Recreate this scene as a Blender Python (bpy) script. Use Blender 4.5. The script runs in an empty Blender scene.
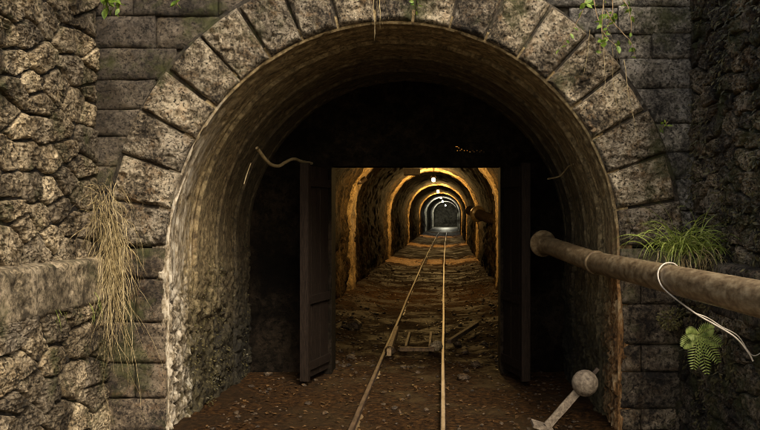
import bpy, math, random
import numpy as np
from mathutils import Vector

R = math.radians
SC = bpy.context.scene
COL = SC.collection

# ------------------------------------------------------------------ camera, sky, sun, exposure
FPX, VX, VY, CX, CH, CY = 850.0, 443.0, 214.0, 0.33, 1.45, -5.74
cam_d = bpy.data.cameras.new('camera')
cam = bpy.data.objects.new('camera', cam_d)
COL.objects.link(cam)
cam.location = (CX, CY, CH)
cam.rotation_euler = (R(90), 0, 0)
cam_d.sensor_width = 36.0
cam_d.lens = 36.0 * FPX / 760.0
cam_d.shift_x = -(VX - 380.0) / 760.0
cam_d.shift_y = (VY - 215.0) / 760.0
cam_d.clip_end = 800.0
SC.camera = cam

SUN_EL, SUN_AZ = 43.0, 24.0          # elevation; degrees to the right of straight behind the camera
world = bpy.data.worlds.new('World')
SC.world = world
world.use_nodes = True
wn = world.node_tree
wn.nodes.clear()
w_out = wn.nodes.new('ShaderNodeOutputWorld')
w_bg = wn.nodes.new('ShaderNodeBackground')
w_sky = wn.nodes.new('ShaderNodeTexSky')
w_sky.sky_type = 'NISHITA'
w_sky.sun_disc = False
w_sky.sun_elevation = R(SUN_EL)
w_sky.sun_rotation = R(180.0 - SUN_AZ)
w_sky.air_density = 1.0
w_sky.dust_density = 4.0
w_sky.ozone_density = 0.6
w_bg.inputs['Strength'].default_value = 0.11
w_tint = wn.nodes.new('ShaderNodeMix')          # light filtered by the woods round the cutting
w_tint.data_type, w_tint.blend_type = 'RGBA', 'MULTIPLY'
w_tint.inputs[0].default_value = 1.0
w_tint.inputs[7].default_value = (1.0, 0.93, 0.8, 1)
wn.links.new(w_sky.outputs[0], w_tint.inputs[6])
wn.links.new(w_tint.outputs[2], w_bg.inputs['Color'])
wn.links.new(w_bg.outputs[0], w_out.inputs['Surface'])

sun_d = bpy.data.lights.new('sun', 'SUN')
sun_d.energy = 1.5
sun_d.angle = R(18)
sun_d.color = (1.0, 0.92, 0.79)
sun = bpy.data.objects.new('sun', sun_d)
COL.objects.link(sun)
s_dir = Vector((math.sin(R(SUN_AZ)) * math.cos(R(SUN_EL)), -math.cos(R(SUN_AZ)) * math.cos(R(SUN_EL)), math.sin(R(SUN_EL))))
sun.rotation_euler = s_dir.to_track_quat('Z', 'Y').to_euler()
sun.location = s_dir * 30

SC.view_settings.view_transform = 'Standard'
SC.view_settings.look = 'None'
SC.view_settings.exposure = 1.5
SC.view_settings.gamma = 1.0
SC.cycles.use_denoising = True
SC.cycles.filter_width = 0.9
SC.cycles.max_bounces = 6
SC.cycles.sample_clamp_indirect = 4.0

rng = np.random.default_rng(7)
random.seed(7)


def at(px, py, d):
    """a point d metres in front of the camera, from photograph pixels"""
    return np.array((CX + (px - VX) * d / FPX, CY + d, CH - (py - VY) * d / FPX))


def bend(y):
    y = np.maximum(np.asarray(y, float), 0)
    return 8e-5 * y * y


# ------------------------------------------------------------------ noise
def _hash(ix, iy, iz, k=0):
    h = (ix * 374761393 + iy * 668265263 + iz * 2147483647 + k * 974634777) & 0xFFFFFFFF
    h = ((h ^ (h >> 13)) * 1274126177) & 0xFFFFFFFF
    h = ((h ^ (h >> 16)) * 2246822519) & 0xFFFFFFFF
    return ((h ^ (h >> 15)) & 0xFFFFFF) / float(0xFFFFFF)


def vnoise(p):
    p = np.asarray(p, float)
    i = np.floor(p).astype(np.int64)
    f = p - i
    u = f * f * f * (f * (f * 6 - 15) + 10)
    r = 0
    for dx in (0, 1):
        for dy in (0, 1):
            for dz in (0, 1):
                w = (u[..., 0] if dx else 1 - u[..., 0]) * (u[..., 1] if dy else 1 - u[..., 1]) * (u[..., 2] if dz else 1 - u[..., 2])
                r = r + w * _hash(i[..., 0] + dx, i[..., 1] + dy, i[..., 2] + dz)
    return r * 2 - 1


def fbm(p, octaves=4, gain=0.5):
    p = np.asarray(p, float)
    a, s, t = 1.0, 0, 0
    for k in range(octaves):
        s = s + a * vnoise(p * (2.03 ** k) + 17.3 * k)
        t += a
        a *= gain
    return s / t


def ridged(p, octaves=4):
    p = np.asarray(p, float)
    a, s, t = 1.0, 0, 0
    for k in range(octaves):
        s = s + a * (1 - 2 * np.abs(vnoise(p * (2.1 ** k) + 9.1 * k)))
        t += a
        a *= 0.55
    return s / t


def worley(p, k=3):
    p = np.asarray(p, float)
    i = np.floor(p).astype(np.int64)
    f1 = np.full(p.shape[:-1], 9.0)
    f2 = f1.copy()
    idv = np.zeros(p.shape[:-1])
    for dx in (-1, 0, 1):
        for dy in (-1, 0, 1):
            for dz in (-1, 0, 1):
                c = i + np.array((dx, dy, dz))
                o = np.stack([_hash(c[..., 0], c[..., 1], c[..., 2], q) for q in (1, 2, 3)], -1)
                d = np.sqrt((((c + o) - p) ** 2).sum(-1))
                hid = _hash(c[..., 0], c[..., 1], c[..., 2], 5)
                f2 = np.where(d < f1, f1, np.minimum(f2, d))
                idv = np.where(d < f1, hid, idv)
                f1 = np.minimum(f1, d)
    return f1, f2, idv


def sstep(a, b, x):
    t = np.clip((x - a) / (b - a), 0, 1)
    return t * t * (3 - 2 * t)


# ------------------------------------------------------------------ mesh helpers
class MB:
    def __init__(self):
        self.v, self.f, self.n = [], [], 0

    def add(self, verts, faces):
        verts = np.asarray(verts, float).reshape(-1, 3)
        self.v.append(verts)
        n = self.n
        self.f += [tuple(int(a) + n for a in f) for f in faces]
        self.n += len(verts)

    def grid(self, P, flip=False, wrap=False):
        h, w = P.shape[:2]
        idx = np.arange(h * w).reshape(h, w)
        if wrap:
            idx = np.concatenate([idx, idx[:, :1]], 1)
        q = np.stack([idx[:-1, :-1], idx[:-1, 1:], idx[1:, 1:], idx[1:, :-1]], -1).reshape(-1, 4)
        if flip:
            q = q[:, ::-1]
        self.add(P.reshape(-1, 3), q.tolist())

    def box(self, c, s, rot=None):
        v = np.array([(x, y, z) for x in (-.5, .5) for y in (-.5, .5) for z in (-.5, .5)]) * np.array(s)
        if rot is not None:
            v = v @ np.array(rot).T
        self.add(v + np.array(c), [(0, 1, 3, 2), (4, 6, 7, 5), (0, 4, 5, 1), (2, 3, 7, 6), (0, 2, 6, 4), (1, 5, 7, 3)])

    def tube(self, pts, rad, seg=8, cap=True):
        pts = np.asarray(pts, float)
        n = len(pts)
        rad = np.broadcast_to(np.asarray(rad, float), (n,))
        t = np.gradient(pts, axis=0)
        t /= np.linalg.norm(t, axis=1)[:, None] + 1e-12
        ref = np.array((0, 0, 1.0)) if abs(t[0][2]) < 0.9 else np.array((1.0, 0, 0))
        a = np.cross(t[0], ref)
        a /= np.linalg.norm(a)
        ang = np.linspace(0, 2 * math.pi, seg, endpoint=False)
        P = np.zeros((n, seg, 3))
        for i in range(n):
            a = a - t[i] * np.dot(a, t[i])
            a /= np.linalg.norm(a) + 1e-12
            b = np.cross(t[i], a)
            P[i] = pts[i] + rad[i] * (np.cos(ang)[:, None] * a + np.sin(ang)[:, None] * b)
        n0 = self.n
        self.grid(P, wrap=True)
        if cap:
            self.f.append(tuple(n0 + k for k in range(seg)))
            self.f.append(tuple(n0 + (n - 1) * seg + k for k in reversed(range(seg))))

    def lathe(self, base, axis, prof, seg=16):
        axis = np.asarray(axis, float)
        axis /= np.linalg.norm(axis)
        ref = np.array((0, 0, 1.0)) if abs(axis[2]) < 0.9 else np.array((1.0, 0, 0))
        a = np.cross(axis, ref)
        a /= np.linalg.norm(a)
        b = np.cross(axis, a)
        ang = np.linspace(0, 2 * math.pi, seg, endpoint=False)
        P = np.stack([np.asarray(base) + axis * t + max(r, 1e-4) * (np.cos(ang)[:, None] * a + np.sin(ang)[:, None] * b) for r, t in prof])
        self.grid(P, wrap=True)

    def build(self, name, mat, parent=None, smooth=True):
        me = bpy.data.meshes.new(name)
        me.from_pydata(np.concatenate(self.v).tolist(), [], self.f)
        if smooth:
            me.polygons.foreach_set('use_smooth', [True] * len(me.polygons))
        me.materials.append(mat)
        me.update()
        return link(name, me, parent)


def link(name, me, parent=None):
    o = bpy.data.objects.new(name, me)
    COL.objects.link(o)
    if parent is not None:
        o.parent = parent
    return o


def tag(o, label=None, cat=None, group=None, kind=None):
    if label: o['label'] = label
    if cat: o['category'] = cat
    if group: o['group'] = group
    if kind: o['kind'] = kind
    return o


def empty(name, label, cat, group=None):
    o = bpy.data.objects.new(name, None)
    COL.objects.link(o)
    return tag(o, label, cat, group)


def skirt(P, back, levels=(1.0,)):
    """grid with one ring of vertices folded back round its edge"""
    back = np.asarray(back, float)
    h, w = P.shape[:2]
    Q = np.zeros((h + 2, w + 2, 3))
    Q[1:-1, 1:-1] = P
    Q[0, 1:-1] = P[0] + back
    Q[-1, 1:-1] = P[-1] + back
    Q[:, 0] = Q[:, 1]
    Q[:, -1] = Q[:, -2]
    Q[1:-1, 0] += back
    Q[1:-1, -1] += back
    return Q


def smooth_path(pts, n=40):
    """Catmull-Rom through the points"""
    p = np.asarray(pts, float)
    p = np.concatenate([[2 * p[0] - p[1]], p, [2 * p[-1] - p[-2]]])
    out = []
    m = len(p) - 3
    for s in np.linspace(0, m - 1e-6, n):
        i = int(s)
        t = s - i
        a, b, c, d = p[i:i + 4]
        out.append(0.5 * ((2 * b) + (-a + c) * t + (2 * a - 5 * b + 4 * c - d) * t * t + (-a + 3 * b - 3 * c + d) * t ** 3))
    return np.array(out)


# ------------------------------------------------------------------ materials
def new_mat(name):
    m = bpy.data.materials.new(name)
    m.use_nodes = True
    nt = m.node_tree
    b = nt.nodes['Principled BSDF']
    return m, nt, b


def nz(nt, scale, detail=6, rough=0.6, vec=None, dist=0.0):
    n = nt.nodes.new('ShaderNodeTexNoise')
    n.inputs['Scale'].default_value = scale
    n.inputs['Detail'].default_value = detail
    n.inputs['Roughness'].default_value = rough
    n.inputs['Distortion'].default_value = dist
    if vec is not None: nt.links.new(vec, n.inputs['Vector'])
    return n.outputs['Fac']


def ramp(nt, fac, stops):
    r = nt.nodes.new('ShaderNodeValToRGB')
    e = r.color_ramp.elements
    while len(e) > 1: e.remove(e[-1])
    for i, (p, c) in enumerate(stops):
        if i == 0:
            e[0].position = p
            x = e[0]
        else:
            x = e.new(p)
        x.color = (c[0], c[1], c[2], 1) if hasattr(c, '__len__') else (c, c, c, 1)
    nt.links.new(fac, r.inputs['Fac'])
    return r.outputs['Color']


def mix(nt, fac, a, b, mode='MIX'):
    n = nt.nodes.new('ShaderNodeMix')
    n.data_type = 'RGBA'
    n.blend_type = mode
    for s, v in ((0, fac), (6, a), (7, b)):
        if hasattr(v, 'is_linked'):
            nt.links.new(v, n.inputs[s])
        elif s == 0:
            n.inputs[0].default_value = v
        else:
            n.inputs[s].default_value = (v[0], v[1], v[2], 1)
    return n.outputs[2]


def mth(nt, op, a, b=None):
    n = nt.nodes.new('ShaderNodeMath')
    n.operation = op
    for i, v in enumerate((a, b)):
        if v is None: continue
        if hasattr(v, 'is_linked'):
            nt.links.new(v, n.inputs[i])
        else:
            n.inputs[i].default_value = v
    return n.outputs[0]


def pos(nt, scale=(1, 1, 1)):
    g = nt.nodes.new('ShaderNodeNewGeometry')
    mp = nt.nodes.new('ShaderNodeMapping')
    mp.inputs['Scale'].default_value = scale
    nt.links.new(g.outputs['Position'], mp.inputs['Vector'])
    return mp.outputs[0]


def bump(nt, bsdf, h, strength, dist, prev=None):
    n = nt.nodes.new('ShaderNodeBump')
    n.inputs['Strength'].default_value = strength
    n.inputs['Distance'].default_value = dist
    nt.links.new(h, n.inputs['Height'])
    if prev is not None: nt.links.new(prev, n.inputs['Normal'])
    nt.links.new(n.outputs[0], bsdf.inputs['Normal'])
    return n.outputs[0]


def rnd(nt):
    return nt.nodes.new('ShaderNodeObjectInfo').outputs['Random']


def stone_mat(name, dark, mid, light, accent=None, accent_amt=0.5, scale=9.0, moss=0.0, rough=0.85, pits=0.6, bumpd=0.012, tint=0.45, spec=0.25):
    m, nt, b = new_mat(name)
    v = pos(nt)
    big = nz(nt, scale * 0.35, 5, 0.6, v)
    fine = nz(nt, scale * 3.2, 10, 0.76, v, 0.3)
    f = mth(nt, 'ADD', mth(nt, 'MULTIPLY', big, 0.45), mth(nt, 'MULTIPLY', fine, 0.55))
    c = ramp(nt, f, [(0.42, dark), (0.495, mid), (0.575, light)])
    if accent:
        am = ramp(nt, nz(nt, scale * 0.8, 6, 0.7, v, 1.0), [(0.52, 0.0), (0.66, 1.0)])
        c = mix(nt, mth(nt, 'MULTIPLY', am, accent_amt), c, accent)
    # per-stone tone
    tone = ramp(nt, rnd(nt), [(0.0, (1 - tint, 1 - tint, 1 - tint * 0.95)), (1.0, (1 + tint * .35, 1 + tint * .3, 1 + tint * .2))])
    c = mix(nt, 1.0, c, tone, 'MULTIPLY')
    # broad damp stains
    stn = ramp(nt, nz(nt, 1.9, 6, .68, v, .5), [(0.38, (.45, .44, .42)), (0.5, (.9, .9, .9)), (0.62, (1.12, 1.1, 1.04))])
    c = mix(nt, 1.0, c, stn, 'MULTIPLY')
    # dark lichen pits
    vo = nt.nodes.new('ShaderNodeTexVoronoi')
    vo.inputs['Scale'].default_value = scale * 6
    nt.links.new(v, vo.inputs['Vector'])
    pit = mth(nt, 'MULTIPLY', ramp(nt, nz(nt, scale * 5.5, 4, 0.7, v), [(0.39, 1.0), (0.455, 0.0)]), pits)
    c = mix(nt, pit, c, (dark[0] * .35, dark[1] * .35, dark[2] * .35))
    if moss:
        mm = ramp(nt, nz(nt, 3.1, 7, 0.7, v), [(0.55 - moss * .15, 0.0), (0.66 - moss * .1, 1.0)])
        c = mix(nt, mth(nt, 'MULTIPLY', mm, 0.75), c, (0.045, 0.05, 0.014))
    nt.links.new(c, b.inputs['Base Color'])
    b.inputs['Roughness'].default_value = rough
    b.inputs['Specular IOR Level'].default_value = spec
    h = mth(nt, 'ADD', fine, mth(nt, 'MULTIPLY', pit, -0.5))
    n1 = bump(nt, b, h, 0.9, bumpd)
    bump(nt, b, nz(nt, scale * 14, 4, 0.7, v), 0.5, bumpd * 0.35, n1)
    return m


M = {}
M['voussoir'] = stone_mat('pitted_arch_stone', (0.03, 0.024, 0.016), (0.2, 0.163, 0.112), (0.58, 0.51, 0.385), (0.30, 0.17, 0.065), 0.45, 13, rough=.9, pits=1.0, bumpd=.04, tint=.4, moss=.12)
M['ashlar'] = stone_mat('dark_ashlar', (0.03, 0.026, 0.021), (0.085, 0.071, 0.054), (0.16, 0.135, 0.105), (0.11, 0.08, 0.045), 0.4, 10, moss=.25, pits=.8, bumpd=.02, tint=.35)
M['ashlar_grey'] = stone_mat('grey_ashlar', (0.03, 0.028, 0.025), (0.14, 0.13, 0.11), (0.36, 0.335, 0.29), None, 0.4, 10, moss=.15, pits=.8, bumpd=.02, tint=.4)
M['jamb'] = stone_mat('jamb_stone', (0.028, 0.022, 0.017), (0.10, 0.078, 0.055), (0.24, 0.195, 0.14), (0.17, 0.09, 0.035), 0.5, 10, moss=.3, pits=.8, bumpd=.024, tint=.45)
M['jamb_right'] = stone_mat('layered_jamb_stone', (0.03, 0.025, 0.02), (0.15, 0.12, 0.085), (0.36, 0.30, 0.225), (0.17, 0.1, 0.045), 0.4, 9, moss=.2, pits=.8, bumpd=.03, tint=.4)
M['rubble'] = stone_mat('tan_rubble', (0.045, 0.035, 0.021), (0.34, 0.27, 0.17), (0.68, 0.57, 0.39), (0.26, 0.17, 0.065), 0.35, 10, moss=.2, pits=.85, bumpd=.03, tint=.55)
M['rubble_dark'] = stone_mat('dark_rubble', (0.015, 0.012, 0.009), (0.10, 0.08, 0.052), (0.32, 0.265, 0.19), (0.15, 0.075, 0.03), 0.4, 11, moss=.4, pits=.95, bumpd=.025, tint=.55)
M['mortar'] = stone_mat('old_mortar', (0.012, 0.01, 0.008), (0.035, 0.029, 0.021), (0.075, 0.062, 0.045), None, 0, 12, moss=.2, tint=.0)
M['mortar_light'] = stone_mat('pale_mortar', (0.05, 0.043, 0.035), (0.14, 0.12, 0.095), (0.26, 0.23, 0.18), None, 0, 14, tint=.0)
M['cap'] = stone_mat('weathered_concrete', (0.07, 0.055, 0.034), (0.25, 0.2, 0.128), (0.46, 0.38, 0.26), (0.10, 0.085, 0.04), .3, 8, moss=.2, bumpd=.012, tint=.0)
M['rock'] = stone_mat('tunnel_rock', (0.004, 0.003, 0.002), (0.022, 0.0145, 0.007), (0.085, 0.058, 0.028), (0.08, 0.04, 0.012), .4, 5, moss=.0, bumpd=.03, tint=.0, rough=.9, spec=.08)
M['rib'] = stone_mat('lit_ochre_concrete', (0.05, 0.033, 0.014), (0.26, 0.175, 0.075), (0.5, 0.37, 0.19), None, .4, 9, bumpd=.03, tint=.15, rough=.6)  # pale ochre puts the lamplit bands into the rib colour
M['far_rock'] = stone_mat('pale_grey_rock', (0.10, 0.095, 0.08), (0.24, 0.235, 0.205), (0.4, 0.39, 0.35), None, .4, 4, bumpd=.03, tint=.0)
M['bulkhead'] = stone_mat('dark_concrete', (0.003, 0.0022, 0.0015), (0.008, 0.006, 0.004), (0.018, 0.013, 0.009), None, .4, 5, bumpd=.006, tint=.0, spec=.05)  # even near-black concrete
M['pebble'] = stone_mat('gravel', (0.014, 0.009, 0.005), (0.05, 0.033, 0.018), (0.13, 0.092, 0.054), (.16, .085, .03), .5, 20, bumpd=.006, tint=.3, rough=.6, spec=.3)
M['rock_pale'] = stone_mat('pale_loose_rock', (0.12, 0.09, 0.05), (0.3, 0.24, 0.15), (0.5, 0.42, 0.3), None, .5, 14, bumpd=.01, tint=.2, rough=.6)


def lining_mat():
    m, nt, b = new_mat('board_marked_concrete')
    v = pos(nt)
    vs = pos(nt, (6.0, 8.0, 6.0))               # bands that run round the arch
    vd = pos(nt, (5.0, 5.0, 1.2))               # streaks that run down the wall
    bands = nz(nt, 2.4, 9, 0.72, vs)
    fine = nz(nt, 30, 9, 0.78, v, .3)
    c = ramp(nt, mth(nt, 'ADD', mth(nt, 'MULTIPLY', bands, .5), mth(nt, 'MULTIPLY', fine, .5)), [(0.41, (0.045, 0.033, 0.016)), (0.5, (0.215, 0.162, 0.08)), (0.58, (0.44, 0.345, 0.185))])
    rust = ramp(nt, nz(nt, 1.6, 6, .7, vd, .6), [(.5, 0.0), (.68, 1.0)])
    c = mix(nt, mth(nt, 'MULTIPLY', rust, .3), c, (0.17, 0.09, 0.028))
    sx = nt.nodes.new('ShaderNodeSeparateXYZ')
    g = nt.nodes.new('ShaderNodeNewGeometry')
    nt.links.new(g.outputs['Position'], sx.inputs[0])
    # moss of the low walls
    lowm = nt.nodes.new('ShaderNodeMapRange')
    lowm.inputs[1].default_value, lowm.inputs[2].default_value = 1.5, 0.7
    nt.links.new(mth(nt, 'ADD', sx.outputs[2], mth(nt, 'MULTIPLY', bands, .5)), lowm.inputs[0])
    mossc = ramp(nt, nz(nt, 16, 6, .7, v), [(.42, (0.008, 0.007, 0.003)), (.52, (0.036, 0.03, 0.011)), (.64, (0.1, 0.085, 0.04))])
    c = mix(nt, mth(nt, 'MULTIPLY', lowm.outputs[0], .92), c, mossc)
    # white lime wash left near the mouth: first 30 cm of the left wall, ragged
    fr = nt.nodes.new('ShaderNodeMapRange')
    fr.inputs[1].default_value, fr.inputs[2].default_value = 0.40, 0.10
    nt.links.new(mth(nt, 'ADD', sx.outputs[1], mth(nt, 'MULTIPLY', mth(nt, 'SUBTRACT', nz(nt, 7, 6, .7, vd), .5), 1.1)), fr.inputs[0])
    lf = nt.nodes.new('ShaderNodeMapRange')
    lf.inputs[1].default_value, lf.inputs[2].default_value = -0.9, -1.3
    nt.links.new(sx.outputs[0], lf.inputs[0])
    up = nt.nodes.new('ShaderNodeMapRange')
    up.inputs[1].default_value, up.inputs[2].default_value = 2.3, 1.7
    nt.links.new(sx.outputs[2], up.inputs[0])
    lime = mth(nt, 'MULTIPLY', mth(nt, 'MULTIPLY', fr.outputs[0], lf.outputs[0]), up.outputs[0])
    lc = ramp(nt, nz(nt, 18, 7, .75, pos(nt, (1, 1, .45))), [(.40, (0.05, 0.038, 0.022)), (.48, (0.23, 0.185, 0.12)), (.56, (0.46, 0.41, 0.32))])
    c = mix(nt, lime, c, lc)
    # ochre run-off on the right jamb
    rt = nt.nodes.new('ShaderNodeMapRange')
    rt.inputs[1].default_value, rt.inputs[2].default_value = 1.2, 1.4
    nt.links.new(sx.outputs[0], rt.inputs[0])
    rl = nt.nodes.new('ShaderNodeMapRange')
    rl.inputs[1].default_value, rl.inputs[2].default_value = 1.5, 1.0
    nt.links.new(sx.outputs[2], rl.inputs[0])
    och = mth(nt, 'MULTIPLY', mth(nt, 'MULTIPLY', fr.outputs[0], rt.outputs[0]), rl.outputs[0])
    c = mix(nt, och, c, ramp(nt, nz(nt, 16, 7, .75, pos(nt, (1, 1, .35))), [(.4, (0.05, 0.028, 0.012)), (.5, (0.24, 0.12, 0.04)), (.6, (0.42, 0.3, 0.16))]))
    # streaks of lime deeper in
    st = ramp(nt, nz(nt, 3.0, 6, .7, pos(nt, (1, 3.2, .42)), .5), [(.60, 0.0), (.68, 1.0)])
    st = mth(nt, 'MULTIPLY', mth(nt, 'MULTIPLY', st, lf.outputs[0]), ramp(nt, sx.outputs[1], [(.35, 1.0), (.8, 0.0)]))
    c = mix(nt, mth(nt, 'MULTIPLY', st, .7), c, (0.5, 0.46, 0.36))
    # fading daylight painted on the vault rings, a darker tone for each deeper ring
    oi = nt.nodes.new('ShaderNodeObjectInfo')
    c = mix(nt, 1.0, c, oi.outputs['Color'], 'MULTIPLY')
    nt.links.new(c, b.inputs['Base Color'])
    b.inputs['Roughness'].default_value = .75
    b.inputs['Specular IOR Level'].default_value = .3
    n1 = bump(nt, b, bands, .7, .03)
    bump(nt, b, fine, .7, .012, n1)
    return m


M['lining'] = lining_mat()


def ground_mat():
    m, nt, b = new_mat('brown_dirt')
    v = pos(nt)
    f = nz(nt, 22, 9, .75, v)
    c = ramp(nt, f, [(.38, (0.006, 0.0033, 0.0014)), (.5, (0.024, 0.0115, 0.0038)), (.64, (0.068, 0.033, 0.0105))])
    big = nz(nt, 1.6, 6, .65, v)
    wet = ramp(nt, big, [(.46, 0.0), (.56, 1.0)])
    c = mix(nt, mth(nt, 'MULTIPLY', wet, .6), c, (0.018, 0.012, 0.007))
    nt.links.new(c, b.inputs['Base Color'])
    nt.links.new(ramp(nt, mth(nt, 'MULTIPLY', wet, 1.0), [(0, 1.0), (1, .62)]), b.inputs['Roughness'])
    b.inputs['Specular IOR Level'].default_value = .06
    n1 = bump(nt, b, f, .8, .02)
    bump(nt, b, nz(nt, 90, 5, .7, v), .5, .008, n1)
    return m


M['ground'] = ground_mat()


def simple(name, c1, c2, scale=30, rough=.7, metal=0.0, bumpd=.004, spec=.4, c3=None, stretch=(1, 1, 1)):
    m, nt, b = new_mat(name)
    v = pos(nt, stretch)
    f = nz(nt, scale, 7, .68, v)
    c = ramp(nt, f, [(.36, c1), (.62, c2)] if c3 is None else [(.34, c1), (.5, c2), (.64, c3)])
    nt.links.new(c, b.inputs['Base Color'])
    b.inputs['Roughness'].default_value = rough
    b.inputs['Metallic'].default_value = metal
    b.inputs['Specular IOR Level'].default_value = spec
    bump(nt, b, f, .6, bumpd)
    return m


M['path'] = simple('dry_gravel_path', (0.05, 0.036, 0.022), (0.12, 0.09, 0.058), 12, .9, 0, .02, .2, (0.2, 0.16, 0.11))
M['pipe'] = simple('rusty_painted_pipe', (0.06, 0.037, 0.018), (0.15, 0.106, 0.056), 26, .38, 0.0, .0018, .6, (0.25, 0.193, 0.113), (1, .5, 1))
M['iron'] = simple('dark_iron', (0.02, 0.014, 0.01), (0.07, 0.05, 0.036), 26, .55, .3, .003)
M['rail'] = simple('sheen_rail_steel', (0.08, 0.056, 0.035), (0.24, 0.185, 0.125), 18, .5, .2, .0015, .5, None, (1, .2, 1))  # lighter right rail, lamp sheen painted into its colour
M['floor_pool'] = simple('lit_floor_ochre', (0.03, 0.016, 0.006), (0.13, 0.072, 0.028), 26, .6, 0, .04, .3, (0.32, 0.2, 0.09))  # ochre that paints the pools of lamplight on the floor
M['far_floor'] = simple('wet_grey_floor', (0.04, 0.04, 0.034), (0.14, 0.135, 0.115), 8, .5, 0, .01, .3)
M['rail_rust'] = simple('rusty_rail', (0.02, 0.012, 0.007), (0.085, 0.052, 0.03), 22, .55, .15, .002, .5, None, (1, .3, 1))
M['cast'] = simple('weathered_cast_iron', (0.05, 0.038, 0.026), (0.12, 0.095, 0.068), 40, .75, 0, .006, .3, (0.2, 0.165, 0.12))
M['wood'] = simple('old_wood', (0.03, 0.019, 0.011), (0.12, 0.08, 0.045), 20, .75, 0, .006, .3, None, (6, 1, 6))
M['wood_pale'] = simple('pale_wood', (0.14, 0.09, 0.045), (0.34, 0.24, 0.13), 24, .7, 0, .004, .3)
M['wood_mid'] = simple('weathered_wood', (0.05, 0.031, 0.016), (0.17, 0.11, 0.058), 24, .7, 0, .004, .3)
M['door'] = simple('dark_door_timber', (0.004, 0.0025, 0.0017), (0.016, 0.0105, 0.007), 16, .7, 0, .004, .1, None, (8, 8, .8))
M['cable'] = simple('pale_cable', (0.24, 0.21, 0.17), (0.42, 0.38, 0.32), 30, .45, 0, .001)
M['conduit'] = simple('pale_conduit', (0.12, 0.09, 0.042), (0.24, 0.185, 0.095), 30, .5, 0, .001)


def leaf_mat(name, c1, c2, c3, trans=.35):
    m, nt, b = new_mat(name)
    f = nz(nt, 30, 3, .6, pos(nt))
    c = ramp(nt, f, [(.33, c1), (.5, c2), (.66, c3)])
    nt.links.new(c, b.inputs['Base Color'])
    b.inputs['Roughness'].default_value = .5
    b.inputs['Specular IOR Level'].default_value = .35
    t = nt.nodes.new('ShaderNodeBsdfTranslucent')
    nt.links.new(c, t.inputs['Color'])
    mx = nt.nodes.new('ShaderNodeMixShader')
    mx.inputs[0].default_value = trans
    out = nt.nodes['Material Output']
    nt.links.new(b.outputs[0], mx.inputs[1])
    nt.links.new(t.outputs[0], mx.inputs[2])
    nt.links.new(mx.outputs[0], out.inputs['Surface'])
    return m


M['straw'] = leaf_mat('dry_straw', (0.13, 0.095, 0.04), (0.27, 0.21, 0.1), (0.45, 0.37, 0.2), .2)
M['grass'] = leaf_mat('fresh_grass', (0.10, 0.14, 0.02), (0.22, 0.28, 0.05), (0.40, 0.42, 0.14))
M['leaf'] = leaf_mat('green_leaf', (0.06, 0.12, 0.012), (0.13, 0.21, 0.025), (0.24, 0.32, 0.05))
M['fern'] = leaf_mat('fern_green', (0.10, 0.15, 0.02), (0.24, 0.31, 0.06), (0.38, 0.44, 0.13), .2)
M['moss'] = leaf_mat('moss_leaf', (0.02, 0.018, 0.007), (0.05, 0.043, 0.015), (0.11, 0.09, 0.035), .2)
M['moss_yellow'] = leaf_mat('yellow_moss', (0.06, 0.055, 0.015), (0.14, 0.125, 0.04), (0.26, 0.22, 0.09), .2)
M['litter'] = leaf_mat('dead_leaf', (0.02, 0.01, 0.004), (0.05, 0.026, 0.009), (0.12, 0.066, 0.024), .1)
M['hill'] = simple('forest_earth', (0.03, 0.035, 0.012), (0.07, 0.075, 0.025), 4, .95, 0, .03, .1)


def emit_mat(name, col, strength):
    m, nt, b = new_mat(name)
    b.inputs['Base Color'].default_value = (.8, .8, .8, 1)
    b.inputs['Emission Color'].default_value = (*col, 1)
    b.inputs['Emission Strength'].default_value = strength
    return m


M['bulb_warm'] = emit_mat('lit_warm_globe', (1.0, 0.78, 0.42), 12)
M['bulb_cool'] = emit_mat('lit_white_globe', (1.0, 0.95, 0.8), 12)

# ------------------------------------------------------------------ ground and terrain
mb = MB()
xs = np.concatenate([np.linspace(-120, -8, 12), np.linspace(-6, 6, 40), np.linspace(8, 120, 12)])
ys = np.concatenate([np.linspace(-160, -14, 12), np.linspace(-12, 2, 50), np.linspace(6, 160, 20)])
X, Y = np.meshgrid(xs, ys, indexing='xy')
P = np.stack([X, Y, -0.03 + 0.012 * fbm(np.stack([X * 1.5, Y * 1.5, 0 * X], -1))], -1)
mb.grid(P)
tag(mb.build('ground', M['path']), 'brown earth ground in front of the tunnel', None, None, 'structure')


def floor_z(x, y):
    p = np.stack([x * 2.2, y * 2.2, 0 * x], -1)
    side = sstep(.5, 1.4, np.abs(x - bend(y))) * .10 * sstep(1.5, 4.0, y)
    return 0.012 * fbm(p, 3) + 0.011 * fbm(p * 5 + 3, 3) + side


mb = MB()
ya = np.concatenate([np.linspace(-1.4, 12, 340), np.linspace(12.2, 62, 170)])
xa = np.linspace(-1.85, 1.85, 100)
X, Y = np.meshgrid(xa, ya, indexing='xy')
X = X * np.where(Y > 2, .84, 1.0) + bend(Y)
edge = sstep(-1.4, -.6, Y)
P = np.stack([X, Y, floor_z(X, Y) * edge - .012 * (1 - edge)], -1)
mb.grid(P)
tag(mb.build('tunnel_floor', M['ground']), 'damp brown earth floor of the tunnel', None, None, 'structure')

# hillside over the tunnel and behind the retaining walls
mb = MB()


def hill_sheet(x0, x1, y0, y1, nx, ny, drop_front=False):
    X, Y = np.meshgrid(np.linspace(x0, x1, nx), np.linspace(y0, y1, ny), indexing='xy')
    Z = 3.52 + np.maximum(0, Y) * .22 + .12 * fbm(np.stack([X * .6, Y * .6, 0 * X], -1))
    yk = np.where(X < 0, -2.8, -1.0)
    Z = np.where(Y < yk, 3.4 * sstep(yk - np.where(X < 0, 3.0, 1.3), yk, Y) - .1, Z)
    Z = Z * sstep(40, 25, np.abs(X)) - .1
    P = np.stack([X, Y, Z], -1)
    return P


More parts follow.
